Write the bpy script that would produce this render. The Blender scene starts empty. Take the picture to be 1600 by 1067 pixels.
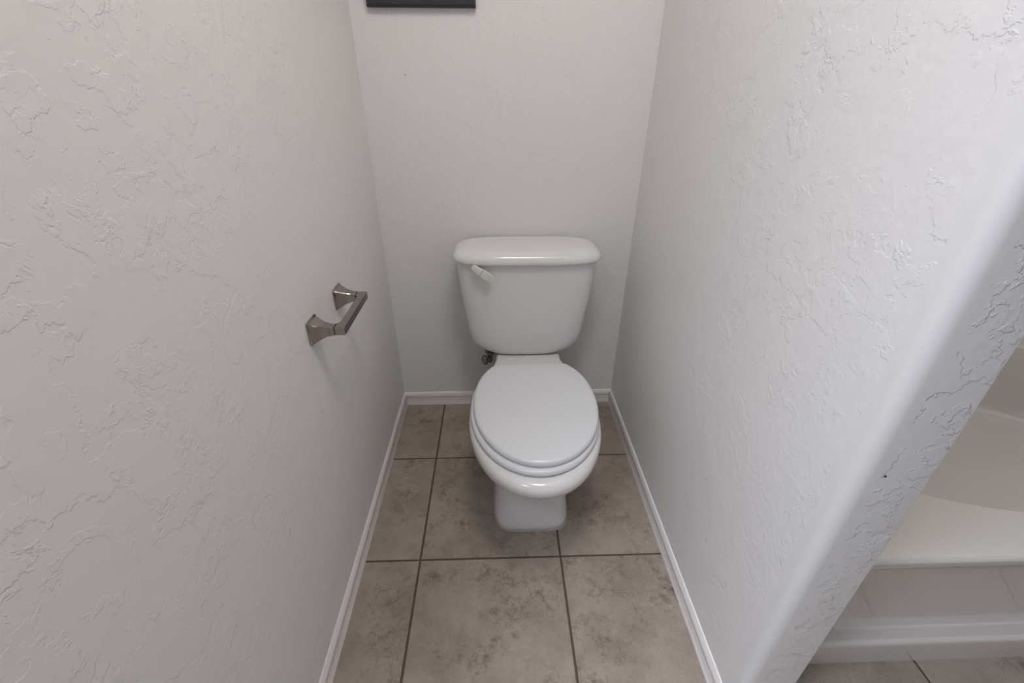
import bpy, bmesh, math, random
from mathutils import Matrix, Vector
random.seed(4)
C = bpy.context.scene
COL = C.collection

# ------------------------------------------------------------------ camera
H = 1.2
F = 698.477
PITCH, YAW, ROLL = 0.522190, 0.034118, 0.004134
def ray(px, py):
    x2 = (px - 800) / F; u2 = -(py - 533.5) / F
    x = x2 * math.cos(ROLL) - u2 * math.sin(ROLL); u = x2 * math.sin(ROLL) + u2 * math.cos(ROLL)
    y = math.cos(PITCH) + u * math.sin(PITCH); z = -math.sin(PITCH) + u * math.cos(PITCH)
    return Vector((x * math.cos(YAW) + y * math.sin(YAW), -x * math.sin(YAW) + y * math.cos(YAW), z))
fwd = ray(800, 533.5).normalized()
rgt = (ray(800 + F, 533.5) - ray(800, 533.5)).normalized()
upv = (ray(800, 533.5 - F) - ray(800, 533.5)).normalized()
cd = bpy.data.cameras.new('camera'); cam = bpy.data.objects.new('camera', cd); COL.objects.link(cam)
cd.sensor_width = 36; cd.lens = 36 * F / 1600; cd.clip_start = 0.02
cam.matrix_world = Matrix(((rgt.x, upv.x, -fwd.x, 0), (rgt.y, upv.y, -fwd.y, 0), (rgt.z, upv.z, -fwd.z, H), (0, 0, 0, 1)))
C.camera = cam

# ------------------------------------------------------------------ world, lights, exposure
w = bpy.data.worlds.new('world'); C.world = w; w.use_nodes = True
w.node_tree.nodes['Background'].inputs[0].default_value = (0.75, 0.85, 1.0, 1)
w.node_tree.nodes['Background'].inputs[1].default_value = 0.6
def area(name, loc, rot, sx, sy, power, col):
    l = bpy.data.lights.new(name, 'AREA'); l.shape = 'RECTANGLE'; l.size = sx; l.size_y = sy
    l.energy = power; l.color = col
    o = bpy.data.objects.new(name, l); COL.objects.link(o); o.location = loc; o.rotation_euler = rot
    return o
# daylight through the west bathroom window
area('daylight_window', (-2.19, -0.40, 1.45), (0, math.radians(-90), 0), 1.3, 1.1, 9, (0.70, 0.80, 1.0))
# ceiling lamp over the nook's entrance, then added fill lights
area('ceiling_lamp_light', (0.15, 0.52, 2.375), (0, 0, 0), 0.40, 0.40, 8.6, (1.0, 0.955, 0.92))
area('tub_fill_light', (1.35, 0.95, 2.375), (0, 0, 0), 0.30, 0.30, 6.0, (1.0, 0.97, 0.92))  # added lamp that brightens the tub deck and basin from above
area('cool_fill_light', (-0.95, -0.35, 2.375), (0, 0, 0), 0.55, 0.55, 33, (0.80, 0.865, 1.0))  # added cool fill from the upper left, mainly for the right wall
area('south_fill_light', (0.2, -3.19, 1.5), (math.radians(90), 0, 0), 1.1, 1.0, 2.5, (0.9, 0.94, 1.0))  # added fill from behind to lift the dark wall end
vs = C.view_settings
vs.view_transform = 'Standard'; vs.look = 'None'; vs.gamma = 1; vs.use_curve_mapping = False
vs.exposure = 0.13

# ------------------------------------------------------------------ helpers
def mat(name):
    m = bpy.data.materials.new(name); m.use_nodes = True
    nt = m.node_tree; b = nt.nodes['Principled BSDF']
    return m, nt, b
def N(nt, t, **kw):
    n = nt.nodes.new(t)
    for k, v in kw.items():
        if k.startswith('i_'): n.inputs[k[2:].replace('_', ' ')].default_value = v
        else: setattr(n, k, v)
    return n
def simple(name, col, rough, metal=0.0, coat=0.0, bump=0.0, bscale=200):
    m, nt, b = mat(name)
    b.inputs['Roughness'].default_value = rough; b.inputs['Metallic'].default_value = metal
    b.inputs['Coat Weight'].default_value = coat; b.inputs['Coat Roughness'].default_value = 0.06
    tc = N(nt, 'ShaderNodeTexCoord')
    no = N(nt, 'ShaderNodeTexNoise', i_Scale=6.0, i_Detail=3.0)
    nt.links.new(tc.outputs['Object'], no.inputs['Vector'])
    mx = N(nt, 'ShaderNodeMix', data_type='RGBA')
    mx.inputs['A'].default_value = (*[c * 0.975 for c in col], 1); mx.inputs['B'].default_value = (*col, 1)
    nt.links.new(no.outputs['Fac'], mx.inputs['Factor']); nt.links.new(mx.outputs['Result'], b.inputs['Base Color'])
    if bump:
        n2 = N(nt, 'ShaderNodeTexNoise', i_Scale=float(bscale), i_Detail=2.0)
        nt.links.new(tc.outputs['Object'], n2.inputs['Vector'])
        bp = N(nt, 'ShaderNodeBump', i_Strength=1.0, i_Distance=bump)
        nt.links.new(n2.outputs['Fac'], bp.inputs['Height']); nt.links.new(bp.outputs['Normal'], b.inputs['Normal'])
    return m

def wall_mat(name, col, tex=1.0, st=0.6, dm=0.0):
    """painted skip-trowel plaster: broken low plateaus with crisp lips over a fine roller stipple"""
    m, nt, b = mat(name); L = nt.links.new
    b.inputs['Base Color'].default_value = (*col, 1)
    b.inputs['Roughness'].default_value = 0.42
    b.inputs['Specular IOR Level'].default_value = 0.35
    tc = N(nt, 'ShaderNodeTexCoord')
    def plate(scale, wv, lo, hi, det=5.0, dist=0.25):
        n = N(nt, 'ShaderNodeTexNoise', i_Scale=scale, i_Detail=det, i_Roughness=0.62, i_Distortion=dist, noise_dimensions='4D')
        n.inputs['W'].default_value = wv; L(tc.outputs['Object'], n.inputs['Vector'])
        q = N(nt, 'ShaderNodeMapRange', interpolation_type='SMOOTHSTEP'); q.inputs['From Min'].default_value = lo; q.inputs['From Max'].default_value = hi
        L(n.outputs['Fac'], q.inputs['Value']); return q.outputs['Result']
    def mask(pl, scale, wv, lo, hi):
        mu = N(nt, 'ShaderNodeMath', operation='MULTIPLY'); L(pl, mu.inputs[0]); L(plate(scale, wv, lo, hi, 2.0), mu.inputs[1]); return mu.outputs[0]
    a1 = mask(plate(12.0, 1.3, 0.50, 0.52), 9.0, 5.1, 0.38 - dm, 0.56 - dm)
    a2 = mask(plate(24.0, 6.7, 0.53, 0.56), 14.0, 2.2, 0.42 - dm, 0.58 - dm)
    mu = N(nt, 'ShaderNodeMath', operation='ADD'); L(a1, mu.inputs[0]); L(a2, mu.inputs[1])
    bp1 = N(nt, 'ShaderNodeBump', i_Strength=1.0, i_Distance=0.00036 * tex); L(mu.outputs[0], bp1.inputs['Height'])
    n2 = N(nt, 'ShaderNodeTexNoise', i_Scale=75.0, i_Detail=3.0, i_Roughness=0.5); L(tc.outputs['Object'], n2.inputs['Vector'])
    bp2 = N(nt, 'ShaderNodeBump', i_Strength=1.0, i_Distance=0.0010 * st); L(n2.outputs['Fac'], bp2.inputs['Height'])
    n3 = N(nt, 'ShaderNodeTexNoise', i_Scale=22.0, i_Detail=2.0); L(tc.outputs['Object'], n3.inputs['Vector'])
    bp3 = N(nt, 'ShaderNodeBump', i_Strength=1.0, i_Distance=0.0010 * st); L(n3.outputs['Fac'], bp3.inputs['Height'])
    L(bp3.outputs['Normal'], bp2.inputs['Normal']); L(bp2.outputs['Normal'], bp1.inputs['Normal'])
    L(bp1.outputs['Normal'], b.inputs['Normal'])
    return m

def tile_mat():
    m, nt, b = mat('travertine_look_tile'); L = nt.links.new
    tc = N(nt, 'ShaderNodeTexCoord'); oi = N(nt, 'ShaderNodeObjectInfo')
    off = N(nt, 'ShaderNodeVectorMath', operation='SCALE'); cb = N(nt, 'ShaderNodeCombineXYZ')
    L(oi.outputs['Random'], cb.inputs[0]); L(oi.outputs['Random'], cb.inputs[2])
    L(cb.outputs[0], off.inputs[0]); off.inputs['Scale'].default_value = 37.0
    ad = N(nt, 'ShaderNodeVectorMath', operation='ADD'); L(tc.outputs['Object'], ad.inputs[0]); L(off.outputs[0], ad.inputs[1])
    # broad clouds
    n1 = N(nt, 'ShaderNodeTexNoise', i_Scale=6.5, i_Detail=9.0, i_Roughness=0.66, i_Distortion=0.2); L(ad.outputs[0], n1.inputs['Vector'])
    c1 = N(nt, 'ShaderNodeValToRGB')
    c1.color_ramp.elements[0].position = 0.36; c1.color_ramp.elements[0].color = (0.29, 0.247, 0.205, 1)
    c1.color_ramp.elements[1].position = 0.58; c1.color_ramp.elements[1].color = (0.385, 0.335, 0.283, 1)
    L(n1.outputs['Fac'], c1.inputs['Fac'])
    # crusty dark patches
    n2 = N(nt, 'ShaderNodeTexNoise', i_Scale=19.0, i_Detail=10.0, i_Roughness=0.78, i_Distortion=0.25); L(ad.outputs[0], n2.inputs['Vector'])
    r2 = N(nt, 'ShaderNodeMapRange'); r2.inputs['From Min'].default_value = 0.515; r2.inputs['From Max'].default_value = 0.68
    L(n2.outputs['Fac'], r2.inputs['Value'])
    n3 = N(nt, 'ShaderNodeTexNoise', i_Scale=6.5, i_Detail=3.0)
    ad2 = N(nt, 'ShaderNodeVectorMath', operation='ADD'); ad2.inputs[1].default_value = (5.3, 2.1, 9.4)
    L(ad.outputs[0], ad2.inputs[0]); L(ad2.outputs[0], n3.inputs['Vector'])
    r3 = N(nt, 'ShaderNodeMapRange'); r3.inputs['From Min'].default_value = 0.42; r3.inputs['From Max'].default_value = 0.58
    L(n3.outputs['Fac'], r3.inputs['Value'])
    mu = N(nt, 'ShaderNodeMath', operation='MULTIPLY'); L(r2.outputs['Result'], mu.inputs[0]); L(r3.outputs['Result'], mu.inputs[1])
    m1 = N(nt, 'ShaderNodeMix', data_type='RGBA'); m1.inputs['B'].default_value = (0.14, 0.106, 0.080, 1)
    L(mu.outputs[0], m1.inputs['Factor']); L(c1.outputs['Color'], m1.inputs['A'])
    # thin wandering veins
    n4 = N(nt, 'ShaderNodeTexNoise', i_Scale=8.0, i_Detail=5.0, i_Roughness=0.65, i_Distortion=0.3)
    ad3 = N(nt, 'ShaderNodeVectorMath', operation='ADD'); ad3.inputs[1].default_value = (1.3, 8.1, 4.4)
    L(ad.outputs[0], ad3.inputs[0]); L(ad3.outputs[0], n4.inputs['Vector'])
    s4 = N(nt, 'ShaderNodeMath', operation='SUBTRACT'); L(n4.outputs['Fac'], s4.inputs[0]); s4.inputs[1].default_value = 0.5
    a4 = N(nt, 'ShaderNodeMath', operation='ABSOLUTE'); L(s4.outputs[0], a4.inputs[0])
    r4 = N(nt, 'ShaderNodeMapRange'); r4.inputs['From Min'].default_value = 0.0; r4.inputs['From Max'].default_value = 0.010
    r4.inputs['To Min'].default_value = 0.6; r4.inputs['To Max'].default_value = 0.0
    L(a4.outputs[0], r4.inputs['Value'])
    mv = N(nt, 'ShaderNodeMath', operation='MULTIPLY'); L(r4.outputs['Result'], mv.inputs[0]); L(r3.outputs['Result'], mv.inputs[1])
    m2 = N(nt, 'ShaderNodeMix', data_type='RGBA'); m2.inputs['B'].default_value = (0.15, 0.112, 0.083, 1)
    L(mv.outputs[0], m2.inputs['Factor']); L(m1.outputs['Result'], m2.inputs['A'])
    # tiny grain
    n5 = N(nt, 'ShaderNodeTexNoise', i_Scale=160.0, i_Detail=3.0); L(ad.outputs[0], n5.inputs['Vector'])
    r5 = N(nt, 'ShaderNodeMapRange'); r5.inputs['To Min'].default_value = 0.86; r5.inputs['To Max'].default_value = 1.12
    L(n5.outputs['Fac'], r5.inputs['Value'])
    m3 = N(nt, 'ShaderNodeVectorMath', operation='SCALE'); L(m2.outputs['Result'], m3.inputs[0]); L(r5.outputs['Result'], m3.inputs['Scale'])
    L(m3.outputs[0], b.inputs['Base Color'])
    b.inputs['Roughness'].default_value = 0.45; b.inputs['Specular IOR Level'].default_value = 0.3
    bp = N(nt, 'ShaderNodeBump', i_Strength=1.0, i_Distance=0.0006); L(n2.outputs['Fac'], bp.inputs['Height'])
    L(bp.outputs['Normal'], b.inputs['Normal'])
    return m

WALL = wall_mat('wall_plaster_paint', (0.79, 0.775, 0.765))
WALL_L = wall_mat('wall_plaster_paint_rough', (0.79, 0.772, 0.758), 1.05, 0.6, 0.04)
WALL_END = wall_mat('wall_plaster_paint_trowelled', (0.79, 0.775, 0.765), 2.2, 0.55, 0.13)
BEAD = simple('bead_paint', (0.79, 0.775, 0.765), 0.42, bump=0.0003, bscale=30)
TRIM = simple('trim_gloss_paint', (0.83, 0.805, 0.79), 0.35, bump=0.0002, bscale=120)
TILE = tile_mat()
GROUT = simple('grout', (0.115, 0.080, 0.062), 0.9, bump=0.0006, bscale=300)
PORC = simple('vitreous_china', (0.76, 0.755, 0.75), 0.20, coat=0.15)
SEATP = simple('seat_plastic', (0.74, 0.755, 0.775), 0.22)
LEVERP = simple('lever_plastic', (0.70, 0.69, 0.65), 0.4)
NICKEL = simple('dark_polished_nickel', (0.36, 0.325, 0.305), 0.12, metal=1.0)
CHROME = simple('dull_chrome', (0.30, 0.27, 0.25), 0.25, metal=1.0)
HOSE = simple('braided_hose', (0.10, 0.075, 0.065), 0.45, metal=0.5, bump=0.0008, bscale=600)
BLACK = simple('black_frame_wood', (0.028, 0.026, 0.030), 0.4)
MATB = simple('mat_board', (0.7, 0.69, 0.67), 0.8)
PRINT = simple('plain_print', (0.35, 0.38, 0.40), 0.6)
ACRYL = simple('tub_acrylic', (0.66, 0.625, 0.59), 0.16, coat=0.4)
tb_ = ACRYL.node_tree.nodes['Principled BSDF']; tb_.inputs['Coat Weight'].default_value = 1.0; tb_.inputs['Coat IOR'].default_value = 2.2; tb_.inputs['Coat Roughness'].default_value = 0.05; tb_.inputs['Roughness'].default_value = 0.3
DARK = simple('dark_speck', (0.06, 0.04, 0.03), 0.8)
CEIL = simple('ceiling_paint', (0.80, 0.79, 0.78), 0.7, bump=0.001, bscale=60)
def emis(name, col, s):
    m, nt, b = mat(name); b.inputs['Emission Color'].default_value = (*col, 1); b.inputs['Emission Strength'].default_value = s
    b.inputs['Base Color'].default_value = (*col, 1); return m
BULB = emis('lit_bulb', (1.0, 0.88, 0.75), 6.0)
DIFF = emis('lit_diffuser', (1.0, 0.9, 0.82), 2.0)
GLASS = simple('frosted_pane', (0.9, 0.95, 1.0), 0.3); GLASS.node_tree.nodes['Principled BSDF'].inputs['Transmission Weight'].default_value = 1

def link(name, me, m, parent=None, smooth=False):
    me.materials.append(m)
    for p in me.polygons: p.use_smooth = smooth
    o = bpy.data.objects.new(name, me); COL.objects.link(o)
    if parent:
        o.parent = parent; o.matrix_parent_inverse = parent.matrix_world.inverted() if False else Matrix.Translation(-parent.location)
    return o
def obj(name, bm, m, parent=None, smooth=False, sharp=None):
    bmesh.ops.recalc_face_normals(bm, faces=bm.faces)
    if sharp is not None:
        for e in bm.edges:
            if len(e.link_faces) == 2 and e.calc_face_angle() > math.radians(sharp): e.smooth = False
    me = bpy.data.meshes.new(name); bm.to_mesh(me); bm.free()
    return link(name, me, m, parent, smooth)
def thing(name, loc, label, cat, group=None):
    o = bpy.data.objects.new(name, None); COL.objects.link(o); o.location = loc
    o['label'] = label; o['category'] = cat
    if group: o['group'] = group
    o.empty_display_size = 0.05
    return o
def struct(o): o['kind'] = 'structure'; return o
def box(bm, x0, x1, y0, y1, z0, z1, bev=0.0, seg=2):
    t = bmesh.new(); bmesh.ops.create_cube(t, size=1)
    bmesh.ops.scale(t, vec=(x1 - x0, y1 - y0, z1 - z0), verts=t.verts)
    bmesh.ops.translate(t, vec=((x0 + x1) / 2, (y0 + y1) / 2, (z0 + z1) / 2), verts=t.verts)
    if bev: bmesh.ops.bevel(t, geom=t.edges[:], offset=bev, segments=seg, affect='EDGES', profile=0.5)
    me = bpy.data.meshes.new('t'); t.to_mesh(me); t.free(); bm.from_mesh(me); bpy.data.meshes.remove(me)
    return bm
def loft(bm, rings, cap0=True, cap1=True, closed=True):
    vs_ = [[bm.verts.new(p) for p in r] for r in rings]
    n = len(rings[0])
    for a, b in zip(vs_[:-1], vs_[1:]):
        for i in range(n if closed else n - 1):
            j = (i + 1) % n
            bm.faces.new((a[i], a[j], b[j], b[i]))
    if cap0: bm.faces.new(vs_[0][::-1])
    if cap1: bm.faces.new(vs_[-1])
    return bm
def tube(bm, pts, r, seg=16):
    pts = [Vector(p) for p in pts]; rings = []
    up = Vector((0.13, 0.2, 0.97)).normalized()
    for i, p in enumerate(pts):
        d = (pts[min(i + 1, len(pts) - 1)] - pts[max(i - 1, 0)]).normalized()
        a = d.cross(up).normalized(); b = d.cross(a).normalized()
        rr = r[i] if isinstance(r, (list, tuple)) else r
        rings.append([p + (a * math.cos(t) + b * math.sin(t)) * rr for t in [2 * math.pi * k / seg for k in range(seg)]])
    return loft(bm, rings)
def sgnp(v, e): return math.copysign(abs(v) ** e, v)
NP = 96
def egg(cx, ym, yf, yb, hw, nf, nb, z, clip=None):
    out = []
    for k in range(NP):
        t = 2 * math.pi * k / NP
        c, s = math.cos(t), math.sin(t)
        n = nf if s < 0 else nb
        y = ym + ((ym - yf) if s < 0 else (yb - ym)) * sgnp(s, 2 / n)
        if clip is not None: y = min(y, clip)
        out.append((cx + hw * sgnp(c, 2 / n), y, z))
    return out

# ------------------------------------------------------------------ setting
XL, XR, YB = -0.4045, 0.4820, 1.5580      # plaster faces of the toilet nook
YE, TW = 0.416, 0.105                      # free end of the right partition, its thickness
XE = 2.15; XW = -2.2; YS = -3.2; ZC = 2.44
GW = 0.006; S = 0.4092; GX = -0.2363; GY = 1.2276

floor = struct(obj('floor', box(bmesh.new(), XW - .1, XE + .1, YS - .1, YB + .1, -0.06, -0.0022), GROUT))
def tile(x0, x1, y0, y1):
    bm = bmesh.new(); e = 0.0016
    lo = [(x0, y0), (x1, y0), (x1, y1), (x0, y1)]; hi = [(x0 + e, y0 + e), (x1 - e, y0 + e), (x1 - e, y1 - e), (x0 + e, y1 - e)]
    dz = random.uniform(-0.0003, 0.0)
    loft(bm, [[(*p, -0.006) for p in lo], [(*p, -0.0012 + dz) for p in lo], [(*p, dz) for p in hi]])
    return obj('tile', bm, TILE, floor)
regions = [(XL, XR, YE, YB), (XL, XE, YS, YE), (XR + TW, XE, YE, 0.60)]
for i in range(-1, 7):
    for j in range(-1, 9):
        cx0 = GX + (i - 0) * S; cy1 = GY + (1 - j) * S
        for rx0, rx1, ry0, ry1 in regions:
            x0 = max(cx0 + GW / 2, rx0); x1 = min(cx0 + S - GW / 2, rx1)
            y0 = max(cy1 - S + GW / 2, ry0); y1 = min(cy1 - GW / 2, ry1)
            if x1 - x0 > 0.02 and y1 - y0 > 0.02 and y1 > -0.9:
                # tiles that run on into the neighbouring region are cut once, at the region's border
                if (rx0, ry1) == (XL, YE) and y1 == YE and (x0 < XR or x0 > XR + TW - .05): 
                    continue
                if (rx0, ry0) == (XL, YE) and y0 == YE: y0 = cy1 - S + GW / 2
                if rx0 == XR + TW and y0 == YE: y0 = cy1 - S + GW / 2
                tile(x0, x1, y0, y1)

struct(obj('wall_left', box(bmesh.new(), XL - 0.115, XL, 0.185, YB + 0.1, -0.0022, ZC, 0.004), WALL_L))
wall_back = struct(obj('wall_back', box(bmesh.new(), XL - 0.115, XE + .1, YB, YB + 0.1, -0.0022, ZC), WALL))
# right partition with bullnose free end (bullnose dies into a square corner just above the baseboard)
bm = bmesh.new(); rings = []; bead = []
for z, r in [(-0.0022, .004), (0.10, .004), (0.125, .009), (0.15, .016), (0.175, .0195), (0.20, .020)] + [(0.2 + k * .224, .020) for k in range(1, 11)]:
    pts = [(XR, YB, z), (XR, YE + r + .016, z), (XR + .004, YE + r + .012, z), (XR + r + .008, YE + .004, z), (XR + r + .012, YE, z)]
    bead.append([(XR + .006, YE + r + .016, z), (XR - .0002, YE + r + .016, z)] + [(XR + r - (r + .0002) * math.cos(math.pi * k / 24), YE + r - (r + .0002) * math.sin(math.pi * k / 24), z) for k in range(13)] +
                [(XR + r + .012, YE - .0002, z), (XR + r + .012, YE + .006, z)])
    r2 = 0.003
    for k in range(4):
        a = math.pi * 0.5 * k / 3
        pts.append((XR + TW - r2 + r2 * math.sin(a), YE + r2 - r2 * math.cos(a), z))
    pts.append((XR + TW, YB, z)); rings.append(pts)
loft(bm, rings)
wall_right = struct(obj('wall_right', bm, WALL, smooth=True, sharp=35))
wall_right.data.materials.append(WALL_END)
for p in wall_right.data.polygons:
    if p.normal.y < -0.98: p.material_index = 1
bm = bmesh.new(); loft(bm, bead); obj('corner_bead', bm, BEAD, wall_right, True, 50)
struct(obj('wall_front_left', box(bmesh.new(), XW, XL - 0.115, 0.185, 0.285, -0.0022, ZC), WALL))
struct(obj('wall_east', box(bmesh.new(), XE, XE + .1, YS, YB, -0.0022, ZC), WALL))
bm = bmesh.new()
for a in ((XW, -.42, -.0022, ZC), (.82, XE, -.0022, ZC), (-.42, .82, -.0022, .95), (-.42, .82, 2.05, ZC)):
    box(bm, a[0], a[1], YS - .1, YS, a[2], a[3])
struct(obj('wall_south', bm, WALL))
bm = bmesh.new()
for a in ((-.42, .82, .95, .99), (-.42, .82, 2.01, 2.05), (-.42, -.38, .99, 2.01), (.78, .82, .99, 2.01)):
    box(bm, a[0], a[1], YS - .07, YS - .03, a[2], a[3], 0.003)
added_win = struct(obj('added_south_window', bm, TRIM))  # made-up window, added to go with the fill from behind
obj('pane', box(bmesh.new(), -.38, .78, YS - .055, YS - .05, .99, 2.01), GLASS, added_win)
bm = bmesh.new()      # west wall with the window opening
WY0, WY1, WZ0, WZ1 = -0.96, 0.16, 0.95, 2.15
for a in ((YS, WY0, -.0022, ZC), (WY1, 0.285, -.0022, ZC), (WY0, WY1, -.0022, WZ0), (WY0, WY1, WZ1, ZC)):
    box(bm, XW - .1, XW, a[0], a[1], a[2], a[3])
struct(obj('wall_west', bm, WALL))
bm = bmesh.new()
for a in ((WY0, WY1, WZ0, WZ0 + .04), (WY0, WY1, WZ1 - .04, WZ1), (WY0, WY0 + .04, WZ0 + .04, WZ1 - .04), (WY1 - .04, WY1, WZ0 + .04, WZ1 - .04)):
    box(bm, XW - .07, XW - .03, *a, 0.003)
win = struct(obj('window_1', bm, TRIM))
obj('pane', box(bmesh.new(), XW - .055, XW - .05, WY0 + .04, WY1 - .04, WZ0 + .04, WZ1 - .04), GLASS, win)
struct(obj('ceiling', box(bmesh.new(), XW - .1, XE + .1, YS - .1, YB + .1, ZC, ZC + .06), CEIL))

# ribbed colonial baseboard: profile (offset from wall, height)
BP = [(0, 0), (.0108, 0), (.0108, .0035), (.0092, .0050), (.0092, .0190), (.0080, .0205), (.0092, .0220), (.0092, .0250),
      (.0078, .0266), (.0092, .0282), (.0092, .0312), (.0076, .0328), (.0090, .0346), (.0092, .0425), (.0095, .0465), (.0086, .0490), (.0035, .0570), (.0012, .0605), (0, .0610)]
def base_run(name, frames):
    """frames: (origin xy, mitred outward direction)"""
    bm = bmesh.new()
    loft(bm, [[(o[0] + d[0] * u, o[1] + d[1] * u, zz) for u, zz in BP] for o, d in frames])
    return struct(obj(name, bm, TRIM, smooth=True, sharp=50))
base_run('baseboard_left', [((XL, 0.185), (1, 0)), ((XL, YB), (1, -1))])
base_run('baseboard_back', [((XL, YB), (1, -1)), ((XR, YB), (-1, -1))])
base_run('baseboard_right', [((XR, YB), (-1, -1)), ((XR, YE), (-1, -1)), ((XR + TW, YE), (0, -1))])
bm = bmesh.new()
tube(bm, [(0.519, YE + .0004, .743), (0.519, YE - .0008, .743)], 0.0018, 8)
obj('paint_chip', bm, DARK, wall_right)
bm = bmesh.new(); tube(bm, [(-.268, YB + .0004, 1.223), (-.268, YB - .0006, 1.223)], 0.0016, 8)
obj('paint_chip', bm, DARK, wall_back)

# ------------------------------------------------------------------ toilet
CX = 0.096
T = thing('toilet', (CX, 1.2, 0), 'white two-piece toilet with closed oval lid in the narrow nook', 'toilet')
bm = bmesh.new()
rows = [ # z, yf, ym, yb, hw, nf, nb
 (0.0000, .910, 1.08, 1.40, .1150, 5.0, 3.5), (0.0060, .907, 1.08, 1.40, .1175, 5.2, 3.5), (0.020, .908, 1.08, 1.40, .1175, 5.0, 3.5),
 (0.045, .917, 1.08, 1.40, .1160, 4.4, 3.5), (0.080, .929, 1.08, 1.40, .1140, 3.8, 3.4), (0.120, .938, 1.08, 1.40, .1130, 3.4, 3.2),
 (0.155, .938, 1.08, 1.40, .1140, 3.0, 3.0), (0.185, .920, 1.07, 1.41, .1190, 2.7, 2.8), (0.210, .893, 1.06, 1.42, .1290, 2.5, 2.6),
 (0.228, .864, 1.05, 1.42, .1440, 2.35, 2.5), (0.252, .830, 1.05, 1.42, .1610, 2.25, 2.4), (0.273, .801, 1.05, 1.42, .1760, 2.15, 2.4),
 (0.291, .779, 1.05, 1.41, .1860, 2.1, 2.4), (0.306, .765, 1.05, 1.40, .1915, 2.05, 2.4), (0.321, .758, 1.05, 1.38, .1940, 2.02, 2.4),
 (0.333, .758, 1.05, 1.36, .1940, 2.02, 2.4), (0.342, .764, 1.05, 1.34, .1925, 2.02, 2.4), (0.348, .773, 1.05, 1.33, .1880, 2.02, 2.4), (0.351, .786, 1.05, 1.32, .180, 2.02, 2.4)]
loft(bm, [egg(CX + .007 * min(1, max(0, (z - .17) / .1)), ym, yf, yb, hw, nf, nb, z) for z, yf, ym, yb, hw, nf, nb in rows])
# rear shelf under the tank
def shelf(z, g):
    p = [(-.150 + g, 1.17), (-.134 + g, 1.285), (-.1175 + g, 1.345), (-.112 + g, 1.50 - g), (.112 - g, 1.50 - g), (.1175 - g, 1.345), (.134 - g, 1.285), (.150 - g, 1.17)]
    return [(CX + a + .009, b, z) for a, b in p]
loft(bm, [shelf(.19, .03), shelf(.26, .008), shelf(.336, 0), shelf(.347, .003), shelf(.3505, .010)])
obj('bowl', bm, PORC, T, True, 60)

def pill(name, m, zs, cx, ym, yf, yb, hw, nf, nb, clip=None):
    bm = bmesh.new()
    loft(bm, [egg(cx, ym, yf + g, yb - g, hw - g, nf, nb, z, None if clip is None else clip - g) for z, g in zs])
    return obj(name, bm, m, T, True, 55)
# seat ring (open in the middle) and domed lid
bm = bmesh.new()
SC = CX + .010
prof = [(.362, .012), (.363, .004), (.367, .0005), (.372, 0), (.377, .002), (.380, .007), (.3808, .020), (.3808, .055), (.377, .064), (.368, .066), (.362, .060)]
rings = [egg(CX + .0065, 1.055, .7900 + g, 1.295 - g * .9, .1885 - g, 2.0, 2.4, z - .0102, 1.265 - g) for z, g in prof]
loft(bm, rings + [rings[0]], False, False)
bmesh.ops.remove_doubles(bm, verts=bm.verts, dist=1e-6)
obj('seat', bm, SEATP, T, True, 60)
bm = bmesh.new()
zs = [(.3815, .006), (.3830, .0015), (.3865, 0), (.391, 0), (.3955, .0015), (.3985, .005), (.4003, .011), (.4016, .025), (.4026, .05), (.4032, .09), (.4034, .13)]
loft(bm, [egg(SC, 1.06, .8045 + g, 1.303 - g * .9, .183 - g, 2.0, 2.35, z - .0102, 1.262 - g * .5) for z, g in zs])
obj('lid', bm, SEATP, T, True, 60)
for s in (-1, 1):
    bm = bmesh.new(); loft(bm, [egg(SC + s * .070, 1.266, 1.252 + g, 1.280 - g, .018 - g, 3, 3, z) for z, g in ((.3490, 0), (.358, 0), (.362, .003), (.3635, .007))])
    obj('hinge', bm, SEATP, T, True, 50)

def rr(hw, yf, yb, z, n=6.0, cx=CX):
    ym = (yf + yb) / 2
    return egg(cx, ym, yf, yb, hw, n, n, z)
bm = bmesh.new()
loft(bm, [rr(hw, yf, 1.540, z, n) for z, hw, yf, n in
  [(.3512, .108, 1.392, 3.4), (.3525, .124, 1.379, 3.5), (.3570, .137, 1.371, 3.6), (.3640, .149, 1.3670, 3.8), (.373, .167, 1.365, 4.0), (.384, .1810, 1.3635, 4.2), (.397, .1910, 1.363, 4.4), (.412, .1965, 1.362, 4.5),
   (.430, .2005, 1.3615, 4.6), (.455, .2045, 1.361, 4.7), (.50, .2110, 1.360, 4.8), (.571, .2205, 1.358, 4.8), (.64, .2275, 1.355, 4.8), (.7015, .2325, 1.354, 4.8)]])
obj('tank', bm, PORC, T, True, 60)
bm = bmesh.new()
loft(bm, [rr(.2445 - g * 1.15, 1.339 + g * .9, 1.548 - g * .4, z, 4.0, CX + .0005) for z, g in
  [(.7020, .007), (.7025, .003), (.7050, .0005), (.711, 0), (.718, .001), (.7245, .004), (.730, .009), (.7345, .016), (.7380, .026), (.7400, .038), (.7410, .055)]])
obj('tank_lid', bm, PORC, T, True, 60)
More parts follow.
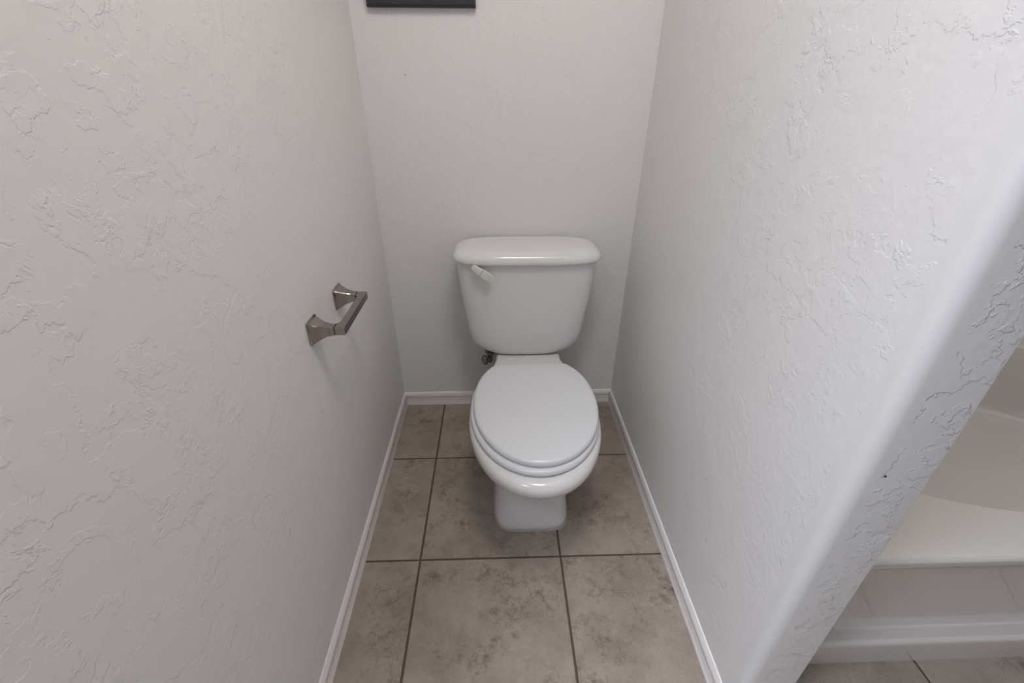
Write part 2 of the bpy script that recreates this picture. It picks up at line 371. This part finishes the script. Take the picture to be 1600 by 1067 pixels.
# flush lever on the tank's front, upper left, pointing down to the right
bm = bmesh.new()
A = Vector((-.080, 1.341, .7015)); B = Vector((-.020, 1.332, .6600))
d = (B - A).normalized(); out = Vector((0.05, -1, 0)).normalized(); out = (out - d * out.dot(d)).normalized(); sd = d.cross(out)
rings = []
for t, hwid, th, o in [(-.03, .0050, .003, .000), (.0, .0075, .005, .0), (.10, .0090, .007, .0), (.28, .0110, .0075, .002), (.44, .0130, .0070, .003), (.48, .0138, .0045, .001), (.80, .0150, .0045, .001), (.95, .0135, .0045, .001), (1.0, .0105, .0035, .001)]:
    c = A + (B - A) * t + out * o
    rings.append([c + sd * hwid * sgnp(math.cos(a), .38) + out * th * sgnp(math.sin(a), .5) for a in [2 * math.pi * k / 24 for k in range(24)]])
loft(bm, rings)
lev = obj('flush_lever', bm, LEVERP, T, True, 40)
bm = bmesh.new(); tube(bm, [(-.076, 1.368, .6925), (-.076, 1.346, .6925)], .0075); obj('pivot', bm, LEVERP, lev, True, 40)
# caulk bead round the foot
bm = bmesh.new(); pth = egg(CX, 1.08, .905, 1.402, .119, 5.0, 3.5, .0)
rings = [[(CX + (p[0] - CX) * k, 1.08 + (p[1] - 1.08) * k, z) for p in pth] for k, z in ((1.012, .0002), (1.0, .0035), (.97, .004))]
loft(bm, rings, False, False); obj('caulk_bead', bm, simple('old_caulk', (.42, .37, .32), .7), T, True)

# ------------------------------------------------------------------ water supply
V = thing('supply_valve', (-.045, YB, .235), 'chrome water shut-off valve with dark hose behind the toilet bowl, below the tank', 'valve')
vx, vz = -.036, .262
bm = bmesh.new(); tube(bm, [(vx, YB, vz), (vx, YB - .003, vz), (vx, YB - .007, vz), (vx, YB - .009, vz)], [.020, .020, .016, .010], 28); obj('escutcheon', bm, CHROME, V, True, 40)
bm = bmesh.new(); tube(bm, [(vx, YB - .006, vz), (vx, YB - .050, vz)], .0085, 16)
tube(bm, [(vx, YB - .040, vz), (vx, YB - .075, vz)], .0115, 16)
tube(bm, [(vx, YB - .056, vz), (vx, YB - .056, vz + .022), (vx, YB - .056, vz + .024)], [.0085, .0085, .007], 6); obj('valve_body', bm, CHROME, V, True, 40)
bm = bmesh.new(); hb = Vector((vx - .016, YB - .062, vz - .004))
dx = Vector((-.75, -.66, .0)).normalized(); sz = Vector((0, 0, 1)); sx = dx.cross(sz)
loft(bm, [[hb + dx * u + sx * (.016 * k) * math.cos(a) * (1 + .06 * math.cos(8 * a)) + sz * (.0205 * k) * math.sin(a) * (1 + .06 * math.cos(8 * a)) for a in [2 * math.pi * q / 48 for q in range(48)]] for u, k in ((0, .85), (.002, 1), (.008, 1), (.011, .85), (.011, .4))])
obj('handle', bm, CHROME, V, True, 40)
bm = bmesh.new(); hp = []
P0 = [Vector((vx, YB - .056, vz + .020)), Vector((vx - .004, YB - .060, vz + .060)), Vector((vx - .004, YB - .080, vz + .085)), Vector((vx - .006, 1.455, .340))]
for k in range(17):
    t = k / 16; hp.append(P0[0] * (1 - t) ** 3 + P0[1] * 3 * t * (1 - t) ** 2 + P0[2] * 3 * t * t * (1 - t) + P0[3] * t ** 3)
tube(bm, hp, .0062, 12); obj('hose', bm, HOSE, V, True)
bm = bmesh.new(); tube(bm, [(vx - .006, 1.455, .330), (vx - .006, 1.455, .3550)], .012, 8); obj('coupling_nut', bm, HOSE, V)

# ------------------------------------------------------------------ toilet paper holder on the left wall
PH = thing('toilet_paper_holder', (XL, .955, .738), 'empty dark nickel toilet paper holder with two flared square posts on left wall', 'paper holder')
def sq(x, cy, cz, hy, hz=None, r=.12):
    hz = hz or hy; out = []
    c = min(hy, hz) * r
    for sy, sz_ in ((-1, -1), (1, -1), (1, 1), (-1, 1)):
        a = [(cy + sy * (hy - c), cz + sz_ * hz), (cy + sy * hy, cz + sz_ * (hz - c))]
        if sy * sz_ > 0: a = a[::-1]
        if (sy, sz_) in ((-1, -1), (1, 1)): a = a
        out += a
    cyv, czv = cy, cz
    out.sort(key=lambda p: math.atan2(p[1] - czv, p[0] - cyv))
    return [(x, p[0], p[1]) for p in out]
for cy in (.866, 1.043):
    bm = bmesh.new()
    loft(bm, [sq(XL + u, cy, .7365, hw) for u, hw in ((-.001, .0268), (.0040, .0268), (.0052, .0240), (.0080, .0228), (.012, .0210), (.018, .0178), (.025, .0148), (.033, .0122), (.042, .0105), (.050, .0098))])
    post = obj('post', bm, NICKEL, PH, True, 22)
    bm = bmesh.new(); loft(bm, [sq(XL + .050, cy, .7365, .0084), sq(XL + .052, cy, .7365, .0084)]); obj('collar', bm, HOSE, post)
bm = bmesh.new()
hwb, XO, XI = .0088, XL + .0730, XL + .0570
# plan outline of the U-shaped bar with curved inner corners, extruded vertically
y0, y1 = .866 - .0088, 1.043 + .0095
r = .016
pl = [(XL + .052, y0), (XO, y0), (XO, y1), (XL + .052, y1), (XL + .052, y1 - .019)]
pl += [(XI - r + r * math.sin(a) - 0, y1 - .019 - r + r * math.cos(a)) for a in [math.pi / 2 * k / 6 for k in range(7)] if True]
pl += [(XI - r + r * math.cos(a), y0 + .019 + r - r * math.sin(a)) for a in [math.pi / 2 * k / 6 for k in range(7)]]
pl += [(XL + .052, y0 + .019)]
zz = .7365
def inset(p, g):
    mx, my = XL + .069, (y0 + y1) / 2
    return p
loft(bm, [[(p[0], p[1], zz - hwb) for p in pl], [(p[0], p[1], zz + hwb) for p in pl]])
bmesh.ops.bevel(bm, geom=[e for e in bm.edges if e.calc_face_angle(0) > 1.0], offset=.0026, segments=1, affect='EDGES')
obj('bar', bm, NICKEL, PH, True, 22)

# ------------------------------------------------------------------ picture frame, bottom edge in view
FX0, FX1, FZ0, FZ1 = -.353, -.052, 1.384, 1.80
PF = thing('picture_frame', (-.2, YB, FZ0), 'black framed picture high on the back wall, only its lower edge in view', 'picture frame')
def bar_piece(ax):      # four mitred mouldings
    prof = [(0, 0), (0, .014), (.006, .022), (.030, .022), (.034, .012), (.034, 0)]   # inwards, outwards from the wall
    bm = bmesh.new()
    c = {'b': ((FX0, FZ0, 1, 1), (FX1, FZ0, -1, 1)), 't': ((FX0, FZ1, 1, -1), (FX1, FZ1, -1, -1)), 'l': ((FX0, FZ0, 1, 1), (FX0, FZ1, 1, -1)), 'r': ((FX1, FZ0, -1, 1), (FX1, FZ1, -1, -1))}[ax]
    loft(bm, [[(x + sx_ * i, YB - o, z + sz_ * i) for i, o in prof] for x, z, sx_, sz_ in c])
    obj('moulding', bm, BLACK, PF)
for a in 'btlr': bar_piece(a)
obj('backing_board', box(bmesh.new(), FX0 + .03, FX1 - .03, YB - .006, YB - .001, FZ0 + .03, FZ1 - .03), MATB, PF)
obj('print', box(bmesh.new(), FX0 + .075, FX1 - .075, YB - .0075, YB - .0055, FZ0 + .09, FZ1 - .09), PRINT, PF)

# ------------------------------------------------------------------ garden tub beyond the partition
TB = thing('bathtub', (1.37, 1.03, 0), 'biscuit-white drop-front bathtub with stepped apron and oval basin, right of the partition', 'bathtub')
X0, X1 = XR + TW + .001, XE - .001; Y1 = YB - .001
bm = bmesh.new()      # apron with kick ledge: a profile swept along x
prof = [(.575, 0), (.519, 0), (.5185, .070), (.5195, .0775), (.523, .0820), (.529, .0840), (.5480, .0852), (.5550, .0880), (.5580, .096), (.5510, .31), (.5470, .340), (.5400, .350),
        (.5335, .3535), (.5295, .358), (.5285, .364), (.5300, .370), (.5345, .3740), (.542, .3755), (.575, .3755)]
loft(bm, [[(x, y, z) for y, z in prof] for x in (X0, X1)])
obj('apron', bm, ACRYL, TB, True, 40)
bm = bmesh.new(); ZR = .3755
bx, by = 1.45, 1.02
def basin(sx, sy, z, n=2.5): return [(bx + sx * sgnp(math.cos(t), 2 / n), by + sy * sgnp(math.sin(t), 2 / n), z) for t in [2 * math.pi * k / 128 for k in range(128)]]
def rect(z):
    out = []
    for k in range(128):
        t = 2 * math.pi * k / 128; c, s = math.cos(t), math.sin(t)
        n = 2.5; px, py = sgnp(c, 2 / n), sgnp(s, 2 / n)
        hx = (X1 - bx) if px > 0 else (bx - X0); hy = (Y1 - by) if py > 0 else (by - .575)
        m_ = max(abs(px), abs(py)); out.append((bx + px / m_ * hx, by + py / m_ * hy, z))
    return out
rings = [rect(ZR - .02), rect(ZR)]
for k in range(0, 7):
    a = math.pi / 2 * k / 6; rings.append(basin(.665 - .008 * math.sin(a) + .008, .402 - .008 * math.sin(a) + .008 - .008, ZR - .008 * (1 - math.cos(a))))
rings += [basin(.664, .391, .33), basin(.655, .381, .24), basin(.643, .368, .15), basin(.634, .358, .118), basin(.626, .350, .109), basin(.612, .337, .103), basin(.54, .292, .0985), basin(.3, .16, .096), basin(.02, .012, .094)]
loft(bm, rings, False, True)
obj('basin', bm, ACRYL, TB, True, 50)
bm = bmesh.new(); tube(bm, [(1.800, 1.040, .094), (1.800, 1.040, .101), (1.800, 1.040, .1025)], [.028, .028, .022], 24); obj('drain', bm, CHROME, TB, True, 40)

TL = thing('ceiling_light', (1.35, .95, ZC), 'added round white ceiling light over the bathtub, out of view', 'lamp')  # unseen fitting added to go with the tub fill
bm = bmesh.new(); tube(bm, [(1.35, .95, ZC), (1.35, .95, ZC - .02)], .15, 32); obj('canopy', bm, TRIM, TL, True, 40)
bm = bmesh.new(); tube(bm, [(1.35, .95, ZC - .02), (1.35, .95, ZC - .035), (1.35, .95, ZC - .05)], [.14, .12, .07], 32); obj('diffuser', bm, DIFF, TL, True, 60)

# ------------------------------------------------------------------ lamps of the main bathroom and an added fill panel (behind the camera)
CLT = thing('ceiling_light', (.15, .52, ZC), 'round white flush ceiling light above the entrance of the toilet nook', 'lamp')
bm = bmesh.new(); tube(bm, [(.15, .52, ZC), (.15, .52, ZC - .02)], .17, 32); obj('canopy', bm, TRIM, CLT, True, 40)
bm = bmesh.new(); tube(bm, [(.15, .52, ZC - .02), (.15, .52, ZC - .035), (.15, .52, ZC - .05)], [.16, .14, .08], 32); obj('diffuser', bm, DIFF, CLT, True, 60)
CP = thing('added_fill_panel', (-.95, -.35, ZC), 'added square white ceiling panel for cool fill light, out of view left of the nook', 'lamp')  # unseen panel added to go with the cool fill
obj('fill_panel_frame', box(bmesh.new(), -1.26, -.64, -.66, -.04, ZC - .025, ZC, .004), TRIM, CP)
obj('diffuser', box(bmesh.new(), -1.23, -.67, -.63, -.07, ZC - .03, ZC - .024), DIFF, CP)
VL = thing('vanity_light', (.2, YS, 2.17), 'chrome bar of four round vanity bulbs on the wall behind the camera', 'lamp')
obj('backplate', box(bmesh.new(), -.15, .55, YS, YS + .03, 2.12, 2.22, .006), CHROME, VL)
for k in range(4):
    bm = bmesh.new(); bmesh.ops.create_uvsphere(bm, u_segments=20, v_segments=12, radius=.045)
    bmesh.ops.translate(bm, vec=(-.06 + k * .175, YS + .075, 2.17), verts=bm.verts); obj('bulb', bm, BULB, VL, True)
